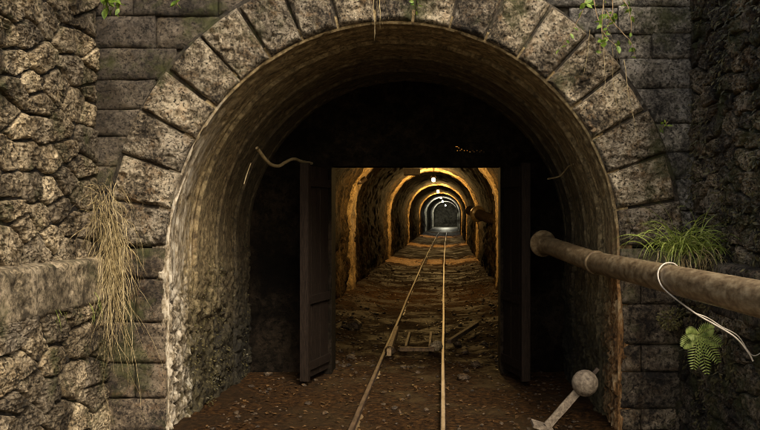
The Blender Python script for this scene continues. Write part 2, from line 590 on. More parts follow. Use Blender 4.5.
mb.grid(hill_sheet(-40, 40, .45, 110, 60, 50))
for x0, x1 in ((-40, -2.45), (2.45, 40)):
    P = hill_sheet(x0, x1, -8, .45, 24, 60)
    mb.grid(P)
    e = P[:, -1] if x0 < 0 else P[:, 0]
    low = e.copy()
    low[:, 2] = -.2
    mb.grid(np.stack([e, low]), flip=True)
P = hill_sheet(-40, 40, 110, 111, 30, 2)
low = P[:1].copy()
low[..., 2] = -1
mb.grid(np.concatenate([P[:1], low]))
tag(mb.build('hillside', M['hill']), 'wooded earth hillside above the tunnel', None, None, 'structure')

# ------------------------------------------------------------------ tunnel portal: voussoirs, spandrels, jambs
RI, RO, ZS = 1.515, 1.925, 1.23
portal = empty('tunnel_portal', 'arched stone tunnel portal with rough pitted voussoirs round a dark opening', 'tunnel portal')
NV = 19
dth = math.pi / NV
for k in range(NV):
    t0, t1 = k * dth + random.uniform(.003, .008), (k + 1) * dth - random.uniform(.003, .008)
    na, nr = 44, 46
    A, RR = np.meshgrid(np.linspace(t0, t1, na), np.linspace(RI + .004 * random.random(), RO + random.uniform(-.012, .02), nr), indexing='ij')
    x, z = -np.cos(A) * RR, ZS + np.sin(A) * RR
    q = np.stack([x, 0 * x + k * 3.7, z], -1)
    e_a = np.minimum(A - t0, t1 - A) * RR                     # distance to the radial joints
    e_r = np.minimum(RR - RR.min(), RR.max() - RR)
    e_a2 = e_a + .022 * fbm(q * 14, 3)
    face = sstep(.006, .026, e_a2) * sstep(.0, .02, e_r + .01 * fbm(q * 15 + 5, 2))
    f1, f2, _ = worley(q * np.array((13, 1, 13)) + fbm(q * 9, 2)[..., None] * .35)
    rough = .016 * fbm(q * 7, 4) + .022 * (np.clip(f1, 0, .7) - .35) * -1 + .018 * ridged(q * 16 + 2, 3) - .02 * sstep(.2, .5, fbm(q * 10 + 30, 3))
    h = .016 * face + rough * (.18 + .82 * face) + .008 * (random.random() - .5)
    h = h - .02 * (1 - sstep(0, .012, np.minimum(e_a, e_r)))
    P = np.stack([x, -.052 - h, z], -1)
    mb = MB()
    mb.grid(skirt(P, (0, .16, 0)))
    mb.build('voussoir', M['voussoir'], portal)

# mortar core behind the arch ring
mb = MB()
A = np.linspace(0, math.pi, 120)
def ringpt(r, y): return np.stack([-np.cos(A) * r, 0 * A + y, ZS + np.sin(A) * r], -1)
Rr = np.linspace(RI + .006, RO + .02, 14)
P = np.stack([ringpt(r, -.018) for r in Rr])
P[..., 1] -= .014 * fbm(P * 22, 4)
P = np.concatenate([ringpt(RI + .006, .12)[None], P, ringpt(RO + .02, .12)[None]])
mb.grid(P, flip=True)
mb.build('arch_mortar', M['mortar'], portal)

# solid wall behind the facing: a front plate with the arched opening
mb = MB()
a = np.linspace(0, math.pi, 61)
inner = [(-RI - .06, 0)] + [(-math.cos(t) * (RI + .06), ZS + math.sin(t) * (RI + .06)) for t in a] + [(RI + .06, 0)]
outer = []
for (x, z) in inner:
    if abs(x) >= 1.5 and z <= ZS + .01: outer.append((math.copysign(2.35, x), z))
    else:
        dx, dz = x, z - ZS
        s = min(2.35 / max(abs(dx), 1e-6), (3.5 - ZS) / max(dz, 1e-6))
        outer.append((dx * s, ZS + dz * s))
inn = np.array([(x, .035, z) for x, z in inner])
out = np.array([(x, .035, z) for x, z in outer])
mb.grid(np.stack([out, inn]))
back = np.array((0, .42, 0))
mb.grid(np.stack([out + back, out]))
mb.build('wall_core', M['mortar'], portal)


def block(x0, x1, z0, z1, y, mat, name, seed, bulge=.018, amp=.012, side=None, freq=8, margin=.02):
    """one dressed stone; side=-1/+1 trims its end along the back of the arch ring"""
    nx, nzz = max(6, int((x1 - x0) / .016)), max(6, int((z1 - z0) / .016))
    U, Wz = np.meshgrid(np.linspace(0, 1, nx), np.linspace(z0, z1, nzz), indexing='xy')
    lo, hi = np.full_like(U, x0), np.full_like(U, x1)
    if side:
        dz = np.clip(Wz - ZS, 0, None)
        xc = np.sqrt(np.clip((RO - .06) ** 2 - dz ** 2, 0, None))
        if side < 0: hi = np.clip(np.minimum(hi, -xc), lo + .03, None)
        else: lo = np.clip(np.maximum(lo, xc), None, hi - .03)
    rs = np.random.default_rng(seed)
    t1, t2, yo = rs.uniform(-.03, .03), rs.uniform(-.05, .05), rs.uniform(-.010, .010)
    y = y + yo
    Wz = Wz + .007 * fbm(np.stack([U * 3, Wz * 0 + seed, Wz * 6], -1), 2)
    Xx = lo + (hi - lo) * U
    q = np.stack([Xx, 0 * Xx + seed * 1.37, Wz], -1)
    e = np.minimum(np.minimum(Xx - lo, hi - Xx), np.minimum(Wz - z0, z1 - Wz))
    f = sstep(0, margin, e + .006 * fbm(q * 20, 2))
    h = bulge * f + amp * (fbm(q * freq, 4) + .7 * ridged(q * freq * 2.1, 3)) * (.25 + .75 * f) + t1 * (Xx - (x0 + x1) / 2) + t2 * (Wz - (z0 + z1) / 2)
    mb = MB()
    mb.grid(skirt(np.stack([Xx, y - h, Wz], -1), (0, .12, 0)))
    return mb.build(name, mat, portal)


# spandrel courses
seed = 0
for side in (-1, 1):
    z = 0.98
    while z < 3.45:
        hgt = random.uniform(.16, .25)
        dz = max(0, z - ZS)
        xin = math.sqrt(max(0, (RO - .06) ** 2 - dz ** 2)) if z - ZS < RO - .06 else 0.0
        x = 2.06
        while x > xin + .02:
            wid = random.uniform(.28, .6)
            xa_ = max(x - wid, xin - .25 if xin > 0 else -.05)
            if xa_ - xin < .10: xa_ = min(xa_, xin - .0)
            xa_ = max(xa_, 0.0 if xin == 0 else xin - .25)
            seed += 1
            a0, a1 = (xa_ + .002, x - .002)
            if z > 1.25 or x > 1.95:
                if side < 0: block(-a1, -a0, z + .002, z + hgt - .002, .012, M['ashlar'], 'spandrel_block', seed, .010, .02, -1, 5, .03)
                else: block(a0, a1, z + .002, z + hgt - .002, .012, M['ashlar_grey'], 'spandrel_block', seed, .010, .022, 1, 5, .03)
            if xa_ <= xin: break
            x = xa_
        z += hgt

# jamb stones under the springing
for side in (-1, 1):
    hs = [.20, .30, .27, .24, .22] if side < 0 else [.16, .22, .27, .18, .25, .15]
    z, i = ZS - .008, 0
    for hh in hs:
        z1, z0 = z, max(z - hh, -.05)
        seed += 1
        segs = [(RI, 1.955)] if (i % 2 == 0) else ([(RI, 1.74), (1.74, 1.955)] if side < 0 else [(RI, 1.66), (1.66, 1.955)])
        for s0, s1 in segs:
            x0, x1 = (s0 + .005, s1 - .005)
            if side < 0: x0, x1 = -x1, -x0
            seed += 1
            block(x0, x1, z0 + .003, z1 - .003, -.035, M['jamb'] if side < 0 else M['jamb_right'], 'jamb_block', seed, .016, .03, None, 6, .025)
        z = z0
        i += 1

# ------------------------------------------------------------------ retaining walls of rubble, one each side
def clip_poly(poly, p, q, metric):
    """keep the part of poly nearer to p than q under the metric"""
    d = (q - p) * metric
    m = (p + q) / 2 * metric
    out = []
    n = len(poly)
    val = [np.dot(v * metric - m, d) for v in poly]
    for i in range(n):
        a, b, va, vb = poly[i], poly[(i + 1) % n], val[i], val[(i + 1) % n]
        if va <= 0: out.append(a)
        if (va < 0) != (vb < 0) and abs(va - vb) > 1e-12:
            out.append(a + (b - a) * va / (va - vb))
    return out


def cells(seeds, u0, u1, v0, v1, metric):
    seeds = np.asarray(seeds)
    res = []
    for i, p in enumerate(seeds):
        poly = [np.array(c) for c in ((u0, v0), (u1, v0), (u1, v1), (u0, v1))]
        d = (((seeds - p) * metric) ** 2).sum(1)
        for j in np.argsort(d)[1:18]:
            poly = clip_poly(poly, p, seeds[j], metric)
            if len(poly) < 3: break
        if len(poly) >= 3: res.append(np.array(poly))
    return res


def stone(poly, frame, depth, seed, name, mat, parent, gap=.014, segs=36, amp=.018, sharp=4.0):
    c = poly.mean(0)
    ang = np.linspace(0, 2 * math.pi, segs, endpoint=False)
    d = np.stack([np.cos(ang), np.sin(ang)], -1)
    sc = np.array((poly[:, 0].max() - poly[:, 0].min(), poly[:, 1].max() - poly[:, 1].min())) * .5 + 1e-3
    d = d * sc
    rad = np.full(segs, 9.0)
    n = len(poly)
    for i in range(n):
        a, b = poly[i] - c, poly[(i + 1) % n] - c
        e = b - a
        nrm = np.array((e[1], -e[0]))
        L = np.linalg.norm(nrm)
        if L < 1e-9: continue
        nrm /= L
        k = np.dot(a, nrm)
        if k < 0: nrm, k = -nrm, -k
        t = d @ nrm
        rad = np.where(t > 1e-6, np.minimum(rad, max(k - gap, .004) / np.maximum(t, 1e-6)), rad)
    rad *= 1 + .16 * fbm(np.stack([np.cos(ang) * 2.6 + seed, np.sin(ang) * 2.6, 0 * ang + seed * .7], -1), 3)
    S = np.array([.02, .13, .24, .35, .46, .57, .68, .78, .87, .945, 1.0])
    uv = c + S[:, None, None] * (rad[:, None] * d)[None]
    o, eu, ev, en = frame
    P = o + uv[..., :1] * eu + uv[..., 1:] * ev
    prof = (1 - S ** sharp) ** .75
    q = P * 9 + seed * 3.1
    warp = .35 * fbm(q * .8, 2)
    h = np.full(uv.shape[:2], 9.0)
    for k in range(4):                                    # broken faces: the lowest of a few tilted planes
        th = random.uniform(0, 6.28)
        sl = random.uniform(.02, .4)
        nv = (uv - c) / (sc * 2)
        h = np.minimum(h, depth * (random.uniform(.85, 1.15) + sl * 2.2 * (nv[..., 0] * math.cos(th) + nv[..., 1] * math.sin(th) + warp * .3)))
    h = np.maximum(h, depth * .15) * prof[:, None] + amp * (.45 * fbm(q * .9, 2) + .55 * fbm(q * 2.6, 3) + .6 * ridged(q * np.array((1, .9, 2.4)) * 2.2, 4)) * (.4 + .6 * prof[:, None])
    P = P + h[..., None] * en
    P = np.concatenate([P, P[-1:] - .07 * en])
    mb = MB()
    mb.grid(P, wrap=True)
    return mb.build(name, mat, parent, smooth=False)


def px_on_wall(px, py, X):
    d = FPX * (X - CX) / (px - VX)
    return d + CY, CH - (py - VY) * d / FPX


left_up = [(24, 33), (13, 62), (4, 35), (54, 85), (64, 38), (82, 45), (84, 22), (77, 6), (86, 77), (88, 112), (74, 103), (14, 92), (36, 104),
           (18, 128), (58, 131), (23, 153), (48, 158), (85, 143), (64, 150), (31, 190), (50, 192), (63, 180), (81, 192), (76, 166), (70, 226),
           (49, 240), (23, 226), (6, 242), (88, 230), (10, 188), (4, 155), (40, 60), (47, 20), (30, 8), (10, 10), (60, 12), (72, 70), (90, 60),
           (92, 165), (38, 128), (5, 112), (93, 200), (36, 216), (12, 208), (58, 210), (90, 92), (28, 85), (38, 250), (66, 250), (84, 250)]
left_low = [(27, 388), (69, 380), (33, 348), (76, 340), (10, 335), (95, 372), (25, 420), (80, 420), (54, 417), (6, 375), (50, 360), (92, 398),
            (55, 330), (97, 335), (102, 418), (14, 405), (45, 395), (5, 425), (104, 350), (20, 365)]


def wing(side, label, mat, seeds_up, seeds_low, du, dv):
    w = empty('retaining_wall', label, 'wall')
    XU, XL, Z1, ZL0, ZL1, YE = side * 2.03, side * 1.93, 3.5, 1.16, .88, (-3.3 if side < 0 else -2.3)
    for X, v0, v1, given, px_lim in ((XU, ZL0 - .03, Z1, seeds_up, True), (XL, -.06, ZL1 + .02, seeds_low, True)):
        metric = np.array((.55, 1.0)) if side < 0 else np.array((.6, 1.0))
        seeds = [px_on_wall(px, py, X) for px, py in given]
        seeds = [(u, v) for u, v in seeds if u < -.03 and v0 < v < v1]
        # fill the rest with jittered points that keep away from the given ones
        nu, nv_ = int((0 - YE) / du), max(2, int((v1 - v0) / dv))
        for i in range(nu):
            for j in range(nv_):
                u = YE + (i + .5 + random.uniform(-.42, .42) + (.5 if j % 2 else 0)) * du
                v = v0 + (j + .5 + random.uniform(-.36, .36)) * (v1 - v0) / nv_
                if u > -.02: continue
                if all(((u - a) * .55 / dv) ** 2 + ((v - b) / dv) ** 2 > .42 for a, b in seeds[:len(given)]): seeds.append((u, v))
        frame = (np.array((X, 0, 0.)), np.array((0, 1., 0)), np.array((0, 0, 1.)), np.array((-side, 0, 0.)))
        for n, poly in enumerate(cells(seeds, YE, .02, v0, v1, metric)):
            ext = poly.max(0) - poly.min(0)
            if ext.min() < .03: continue
            if side > 0 and poly[:, 1].max() > 3.55 - 2.6 * max(0, -1.22 - poly[:, 0].min()): continue
            vis = poly[:, 0].max() > -1.6
            stone(poly, frame, random.uniform(.018, .04), n + side * 31 + (X * 7), 'stone', mat, w, gap=random.uniform(.003, .011),
                  segs=56 if vis else 18, amp=.02 if side < 0 else .022, sharp=random.uniform(12, 26))
        # bedding mortar
        U, V = np.meshgrid(np.linspace(YE, .03, 110), np.linspace(v0, v1, 80), indexing='xy')
        if side > 0: V = np.minimum(V, 3.5 - 2.6 * np.maximum(0, -1.22 - U))
        q = np.stack([0 * U + X, U, V], -1)
        f1, f2, _ = worley(q * np.array((1, 14, 20)))
        q[..., 0] -= side * (.012 * fbm(q * 13, 3) + .03 * (.5 - f1))
        mb = MB()
        mb.grid(q if side > 0 else q[:, ::-1])
        mb.build('bedding_mortar', M['mortar'], w)
    # concrete band that caps the lower wall
    xo = side * 1.895
    prof = [(xo, ZL1), (xo - side * .0, ZL0 - .02), (xo + side * .02, ZL0), (side * 2.12, ZL0 + .02), (side * 2.12, ZL1 - .02), (xo, ZL1)]
    pts = []
    for i in range(len(prof) - 1):
        a, b = np.array(prof[i]), np.array(prof[i + 1])
        m = max(2, int(np.linalg.norm(b - a) / .02))
        pts += [a + (b - a) * t for t in np.linspace(0, 1, m, endpoint=False)]
    pts = np.array(pts)
    ysq = np.linspace(YE, -.06, 150)
    P = np.stack([np.stack([pts[:, 0], 0 * pts[:, 0] + y, pts[:, 1]], -1) for y in ysq])
    q = P * 7
    chip = -.03 * sstep(.25, .6, fbm(q * 1.3 + 4, 3)) + .008 * fbm(q * 3, 3)
    P[..., 0] -= side * chip
    P[..., 2] += chip * .6
    mb = MB()
    mb.grid(P, wrap=True)
    mb.build('ledge_cap', M['cap'] if side < 0 else M['jamb'], w)
    # core of the wall
    mb = MB()
    yt = YE if side < 0 else -1.25
    mb.box((side * 2.29, (yt + .2) / 2, 1.7), (.34, .2 - yt - .02, 3.7))
    if side > 0: mb.box((side * 2.29, (yt + YE) / 2 - .003, .6), (.34, yt - YE, 1.1))
    mb.build('wall_core', M['mortar'], w)
    # end coping on top, above the picture
    mb = MB()
    mb.box((side * 2.22, (yt + .2) / 2, 3.6), (.52, .2 - yt, .1))
    mb.build('coping', M['cap'], w)
    return w


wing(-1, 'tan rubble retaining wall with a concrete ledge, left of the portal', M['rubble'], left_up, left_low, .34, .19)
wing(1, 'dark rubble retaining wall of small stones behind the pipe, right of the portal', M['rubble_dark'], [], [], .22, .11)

# ------------------------------------------------------------------ front vault of the tunnel
vault = empty('tunnel_vault', 'brown concrete vault just inside the portal, mossy low down', 'tunnel vault')


def profile(r, zs, n, zb=-.12):
    L1 = zs - zb
    L = 2 * L1 + math.pi * r
    s = np.linspace(0, L, n)
    x, z, nx, nz_ = (np.zeros(n) for _ in range(4))
    a = s < L1
    x[a], z[a], nx[a] = -r, zb + s[a], 1
    c = s > L - L1
    x[c], z[c], nx[c] = r, zs - (s[c] - (L - L1)), -1
    b = ~(a | c)
    t = (s[b] - L1) / r
    x[b], z[b] = -np.cos(t) * r, zs + np.sin(t) * r
    nx[b], nz_[b] = np.cos(t), -np.sin(t)
    return x, z, nx, nz_


for (y0, y1, r, ring_shade) in ((-.022, .47, 1.500, 1.0), (.475, .98, 1.472, .75), (.985, 1.50, 1.455, .42), (1.505, 2.02, 1.432, .25)):
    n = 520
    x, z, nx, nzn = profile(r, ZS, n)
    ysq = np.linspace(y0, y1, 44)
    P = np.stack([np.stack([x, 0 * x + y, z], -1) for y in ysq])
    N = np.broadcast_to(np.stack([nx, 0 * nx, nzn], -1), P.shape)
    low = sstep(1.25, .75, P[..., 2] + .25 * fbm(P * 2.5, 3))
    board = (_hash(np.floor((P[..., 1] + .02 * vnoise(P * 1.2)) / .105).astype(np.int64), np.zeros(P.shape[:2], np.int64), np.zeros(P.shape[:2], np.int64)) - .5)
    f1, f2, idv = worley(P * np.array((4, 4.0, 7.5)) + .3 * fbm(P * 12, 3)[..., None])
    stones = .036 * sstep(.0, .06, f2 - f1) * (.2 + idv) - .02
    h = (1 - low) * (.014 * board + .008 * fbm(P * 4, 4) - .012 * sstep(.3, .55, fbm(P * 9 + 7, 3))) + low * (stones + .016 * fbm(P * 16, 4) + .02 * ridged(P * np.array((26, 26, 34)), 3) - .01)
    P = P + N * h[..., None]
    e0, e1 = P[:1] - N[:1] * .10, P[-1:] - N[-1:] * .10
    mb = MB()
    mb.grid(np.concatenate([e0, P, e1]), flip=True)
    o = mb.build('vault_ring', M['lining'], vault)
    o.color = (ring_shade, ring_shade, ring_shade, 1)  # deeper rings coloured darker to shade the vault inwards

# ragged old render that laps round the corner onto the jambs
for side, zt, nm in ((-1, 1.75, 'lime_render'), (1, 1.15, 'ochre_render')):
    U, V = np.meshgrid(np.linspace(0, 1, 26), np.linspace(-.05, zt, 260), indexing='xy')
    r_ = 1.498 + .13 * U
    over = np.maximum(V - ZS, 0)
    ang = over / 1.5
    x = np.where(V < ZS, r_, np.cos(ang) * r_)
    z = np.where(V < ZS, V, ZS + np.sin(ang) * r_)
    q = np.stack([x, 0 * x + side, z], -1)
    h = .045 - .15 * U * (1 + .9 * fbm(q * 5, 3)) + .034 * fbm(q * np.array((9, 1, 5)), 4) + .010 * ridged(q * 25, 3)
    h = np.minimum(h, .03) - .12 * sstep(.75, 1.0, V / zt)
    mb = MB()
    mb.grid(np.stack([side * x, -.035 - h, z], -1), flip=side < 0)
    mb.build(nm, M['lining'], vault)

# ------------------------------------------------------------------ bulkhead with a rectangular doorway and two open leaves
YB, DX0, DX1, DZ = 2.02, -.68, .85, 1.885
bulk = empty('bulkhead', 'dark wall closing the vault round a rectangular doorway', 'wall')
mb = MB()
# panels left, right and above, 24 cm thick; ventilation holes over the doorway stay open as a perforated plate
for (x0, x1, z0, z1) in ((-1.6, DX0, -.1, 3.0), (DX1, 1.6, -.1, 3.0), (DX0, .42, DZ, 3.0), (.74, DX1, DZ, 3.0), (.42, .74, DZ, 1.99), (.42, .74, 2.10, 3.0)):
    mb.box(((x0 + x1) / 2, YB + .12, (z0 + z1) / 2), (x1 - x0, .24, z1 - z0))
mb.build('wall_panel', M['bulkhead'], bulk, smooth=False)
# perforated plate
mb = MB()
nh, nv = 50, 18
holes = {(2, 6), (3, 3), (3, 6), (4, 5), (5, 3), (6, 4), (8, 3), (10, 3), (12, 2), (14, 3), (15, 2), (17, 3), (19, 2), (20, 3), (22, 2)}
gx, gz = np.linspace(.42, .74, nh + 1), np.linspace(1.99, 2.10, nv + 1)
for i in range(nh):
    for j in range(nv):
        if not (i % 2 == 0 and j % 2 == 0 and (i // 2, j // 2) in holes):
            mb.add([(gx[i], YB + .02, gz[j]), (gx[i + 1], YB + .02, gz[j]), (gx[i + 1], YB + .02, gz[j + 1]), (gx[i], YB + .02, gz[j + 1])], [(0, 1, 2, 3)])
mb.build('vent_grille', M['bulkhead'], bulk, smooth=False)
mb = MB()
mb.box((DX0 - .035, YB - .03, DZ / 2), (.07, .06, DZ))
mb.box((DX1 + .035, YB - .03, DZ / 2), (.07, .06, DZ))
mb.box(((DX0 + DX1) / 2, YB - .004, DZ + .04), (DX1 - DX0 + .14, .012, .08))
mb.build('door_frame', M['bulkhead'], bulk, smooth=False)


def leaf(hx, hy, vx, vy, label):
    d = empty('door', label, None)
    d.parent = bulk
    L = math.hypot(vx, vy)
    ux, uy = vx / L, vy / L
    rot = [(ux, -uy, 0), (uy, ux, 0), (0, 0, 1)]
    n = 5
    for i in range(n):
        t = (i + .5) * L / n
        mb = MB()
        mb.box((hx + ux * t, hy + uy * t, .06 + .9), (L / n - .006, .028 + .004 * (i % 2), 1.8), rot)
        mb.build('plank', M['door'], d, smooth=False)
    for zc in (.16, .72, 1.72):
        mb = MB()
        mb.box((hx + ux * L / 2 + uy * .0, hy + uy * L / 2, zc), (L + .004, .07, .07), rot)
        mb.build('door_rail', M['door'], d, smooth=False)
    mb = MB()
    mb.box((hx + ux * L, hy + uy * L, .96), (.04, .075, 1.84), rot)
    mb.build('edge_strip', M['door'], d, smooth=False)
    mb = MB()
    mb.tube([(hx + ux * (L - .1), hy + uy * (L - .1) - .05, 1.0), (hx + ux * (L - .1), hy + uy * (L - .1) - .05, 1.16)], .01, 6)
    mb.build('handle', M['iron'], d)


leaf(DX0 - .04, YB - .08, -.115, -.50, 'left door leaf swung open towards the portal')
leaf(DX1 + .04, YB - .08, .135, -.50, 'right door leaf swung open towards the portal')

# ------------------------------------------------------------------ inner bore with pale ribs added for the lamplit bands, chamber at its end
bore = empty('tunnel_bore', 'rough rock tunnel bore running deep behind the doorway', 'tunnel')
LAMPS = [(9.3, .75), (19.6, 1.1), (32.5, 1.3), (47.5, 1.3)]
BR, BZ = 1.38, 1.45


def tube_section(y0, y1, ny, r, zs, n, amp, name, mat, par, fr=1.7):
    x, z, nx, nzn = profile(r, zs, n)
    ysq = np.linspace(y0, y1, ny)
    P = np.stack([np.stack([x + bend(y), 0 * x + y, z], -1) for y in ysq])
    N = np.broadcast_to(np.stack([nx, 0 * nx, nzn], -1), P.shape)
    f1, f2, idv = worley(P * np.array((3.2, 3.2, 4.2)))
    h = amp * (1.1 * fbm(P * fr, 4) + .9 * ridged(P * fr * 2.3, 4)) + amp * .6 * (idv - .5)
    h = h * (.55 + .45 * sstep(1.6, .9, P[..., 2]))
    P = P + N * h[..., None]
    mb = MB()
    mb.grid(P, flip=True)
    return mb.build(name, mat, par)


tube_section(2.26, 16, 260, BR, BZ, 200, .075, 'rock_lining', M['rock'], bore)
tube_section(16, 60, 330, BR, BZ, 110, .085, 'rock_lining', M['rock'], bore)
for y, _ in LAMPS:
    for (ya, yb, dr) in ((y - .05, y + .85, .065),):
        n = 260
        x0, z0, nx, nzn = profile(BR - dr, BZ, n)
        rows = []
        for yy, off in ((ya, .16), (ya, .02), (ya + .04, 0), (ya + .1, 0), (ya + .17, 0), (ya + .24, 0), (yb - .3, 0), (yb - .22, 0), (yb - .14, 0), (yb - .06, .0), (yb, .03), (yb, .16)):
            p = np.stack([x0 + bend(yy) - nx * off, 0 * x0 + yy, z0 - nzn * off], -1)
            p += np.stack([nx, 0 * nx, nzn], -1) * (.03 * fbm(p * 5, 3) + .025 * ridged(p * 9, 3))[:, None]
            rows.append(p)
        mb = MB()
        mb.grid(np.stack(rows), flip=True)
        mb.build('lit_rib', M['rib'], bore)  # rib added at the lamp, its paleness makes the bright arch
        if y < 12: continue
        mb = MB()
        X, Y = np.meshgrid(np.linspace(-BR, BR, 60), np.linspace(y - 1.6, y + 2.2, 60), indexing='xy')
        nn_ = fbm(np.stack([X * 3.5, Y * 1.6, 0 * X + 3], -1), 5, .62)
        edge_ = sstep(0, .7, np.minimum(Y - (y - 1.6), (y + 2.2) - Y) + 1.3 * nn_)
        mb.grid(np.stack([X + bend(Y), Y, floor_z(X, Y) - .05 + .06 * edge_ + .03 * nn_ + .02 * fbm(np.stack([X * 9, Y * 9, 0 * X], -1), 3) - .03 * (np.abs(np.abs(X - .03) - .3) < .06)], -1))
        mb.build('lit_floor_patch', M['floor_pool'], bore)  # patch added to colour in the lamp's pool of light

# far stretch: paler rock, its mouth rimmed with grey concrete, closed by a rock face
tube_section(60, 96, 150, BR, BZ, 100, .085, 'pale_rock_lining', M['far_rock'], bore)
mb = MB()
X, Z = np.meshgrid(np.linspace(-1.7, 1.7, 40), np.linspace(-.2, 3.2, 36), indexing='xy')
mb.grid(np.stack([X + bend(95.5), 95.5 + .3 * fbm(np.stack([X, 0 * X, Z], -1) * 1.6, 4), Z], -1))
mb.build('rock_face', M['far_rock'], bore)
mb = MB()
X, Y = np.meshgrid(np.linspace(-1.6, 1.6, 24), np.linspace(61.8, 96, 60), indexing='xy')
mb.grid(np.stack([X + bend(Y), Y, .02 + .03 * fbm(np.stack([X, Y, 0 * X], -1), 3)], -1))
mb.build('far_floor', M['far_floor'], bore)
for yy in (61.6, 74.0):
    n = 120
    x0, z0, nx, nzn = profile(BR - .09, BZ, n)
    rows = []
    for dy, off in ((0, .2), (0, 0), (.02, 0), (.25, 0), (.45, 0), (.47, .2)):
        p = np.stack([x0 + bend(yy) - nx * off, 0 * x0 + yy + dy, z0 - nzn * off], -1)
        rows.append(p + np.stack([nx, 0 * nx, nzn], -1) * (.03 * fbm(p * 4, 3))[:, None])
    mb = MB()
    mb.grid(np.stack(rows), flip=True)
    mb.build('grey_rib', M['far_rock'], bore)


# ------------------------------------------------------------------ tunnel lamps
def lamp(x, y, z, energy, col, mat, label, size=.1):
    t = empty('tunnel_lamp', label, 'lamp', 'lamps along the tunnel crown')
    mb = MB()
    mb.lathe((x, y, z + .10), (0, 0, -1), [(.0, 0), (.05, 0), (.055, .03), (.085, .05), (.09, .075), (.06, .08)], 14)
    mb.tube([(x, y, z + .1), (x, y, z + .3)], .012, 6)
    mb.build('lamp_housing', M['iron'], t)
    mb = MB()
    a = np.linspace(0, math.pi, 9)
    mb.lathe((x, y, z + .02), (0, 0, -1), [(math.sin(q) * size * .62, (1 - math.cos(q)) * size * .62) for q in a], 14)
    g = mb.build('globe', mat, t)
    ld = bpy.data.lights.new('lamp_light', 'POINT')
    ld.energy = energy
    ld.color = col
    ld.shadow_soft_size = .06
    lo = bpy.data.objects.new('lamp_light', ld)
    COL.objects.link(lo)
    lo.location = (x, y, z - size * 1.24 - .09)
    lo.parent = t


WARM = (1.0, 0.60, 0.19)
lab = ['warm lamp at the crown just behind the doorway wall', 'bright warm lamp nearest the doorway, highest in the row of lit lamps',
       'warm lamp at the crown, second in the row of lit lamps', 'small far warm lamp at the crown, third in the row of lit lamps']
for i, (y, e) in enumerate(LAMPS):
    lamp(float(bend(y)) + (.02 if i else 0), y - .25, 2.50, 80 * e, WARM, M['bulb_warm'], lab[i], .1)
COOL = (1.0, .93, .70)
lamp(float(bend(61)), 61.2, 2.5, 48, COOL, M['bulb_cool'], 'far whitish lamp at the grey rim, lowest in the row of lit lamps', .13)
lamp(float(bend(86)), 86.0, 2.45, 95, COOL, M['bulb_cool'], 'farthest whitish lamp in the pale stretch at the end of the tunnel', .13)

# ------------------------------------------------------------------ railway track
track = empty('railway_track', 'narrow gauge track with worn rails running straight into the tunnel', 'railway track')
prof = np.array([(-.035, 0), (-.035, .008), (-.007, .016), (-.007, .046), (-.016, .052), (-.016, .066), (-.011, .07), (.011, .07), (.016, .066), (.016, .052), (.007, .046), (.007, .016), (.035, .008), (.035, 0)])
ysr = np.concatenate([np.linspace(-1.3, 12, 60), np.linspace(13, 72, 70)])
for x0 in (-.27, .33):
    rows = []
    for y in ysr:
        wob = .012 * float(vnoise(np.array([[x0, y * .35, 1.0]]))[0])
        rows.append(np.stack([prof[:, 0] + x0 + float(bend(y)) + wob, 0 * prof[:, 0] + y, prof[:, 1] - .018], -1))
    mb = MB()
    mb.grid(np.stack(rows), flip=True, wrap=True)
    mb.build('rail', M['rail_rust'] if x0 < 0 else M['rail'], track, smooth=False)
y = -1.0
while y < 40:
    mb = MB()
    n = 12
    hx = np.linspace(-.52, .52, n)
    rows = []
    for a in hx:
        q = np.array([(a * 3, y, k) for k in range(6)])
        w = .075 + .008 * vnoise(q * 1.7)[0]
        sec = np.array([(-w, -.05), (-w, -.012), (-w + .012, .004), (w - .012, .004), (w, -.012), (w, -.05)])
        rows.append(np.stack([np.full(6, .03 + a) + float(bend(y)), y + sec[:, 0] + .01 * vnoise(q), sec[:, 1] + .012 * vnoise(q + 5) - (.03 if y > 4 else .02)], -1))
    mb.grid(np.stack(rows), wrap=True)
    mb.build('sleeper', M['wood'], track)
    y += random.uniform(.68, .8)

# ------------------------------------------------------------------ gravel and dead leaves on the floor
ico_v = []
g = (1 + 5 ** .5) / 2
for a, b in ((1, g), (1, -g), (-1, g), (-1, -g)):
    ico_v += [(0, a, b), (a, b, 0), (b, 0, a)]
ico_v = np.array(ico_v) / math.sqrt(1 + g * g)
ico_f = []
for i in range(12):
    for j in range(i + 1, 12):
        for k in range(j + 1, 12):
            if max(np.linalg.norm(ico_v[i] - ico_v[j]), np.linalg.norm(ico_v[j] - ico_v[k]), np.linalg.norm(ico_v[i] - ico_v[k])) < 1.06:
                n_ = np.cross(ico_v[j] - ico_v[i], ico_v[k] - ico_v[i])
                ico_f.append((i, j, k) if np.dot(n_, ico_v[i]) > 0 else (i, k, j))


def pebble(mb, c, s, flat=.7):
    v = ico_v * rng.uniform(.65, 1.15, (12, 1)) * np.array((s * rng.uniform(.8, 1.3), s * rng.uniform(.8, 1.3), s * flat * rng.uniform(.7, 1.1)))
    a = rng.uniform(0, 6.28)
    ca, sa = math.cos(a), math.sin(a)
    v = v @ np.array(((ca, sa, 0), (-sa, ca, 0), (0, 0, 1)))
    mb.add(v + np.asarray(c), ico_f)


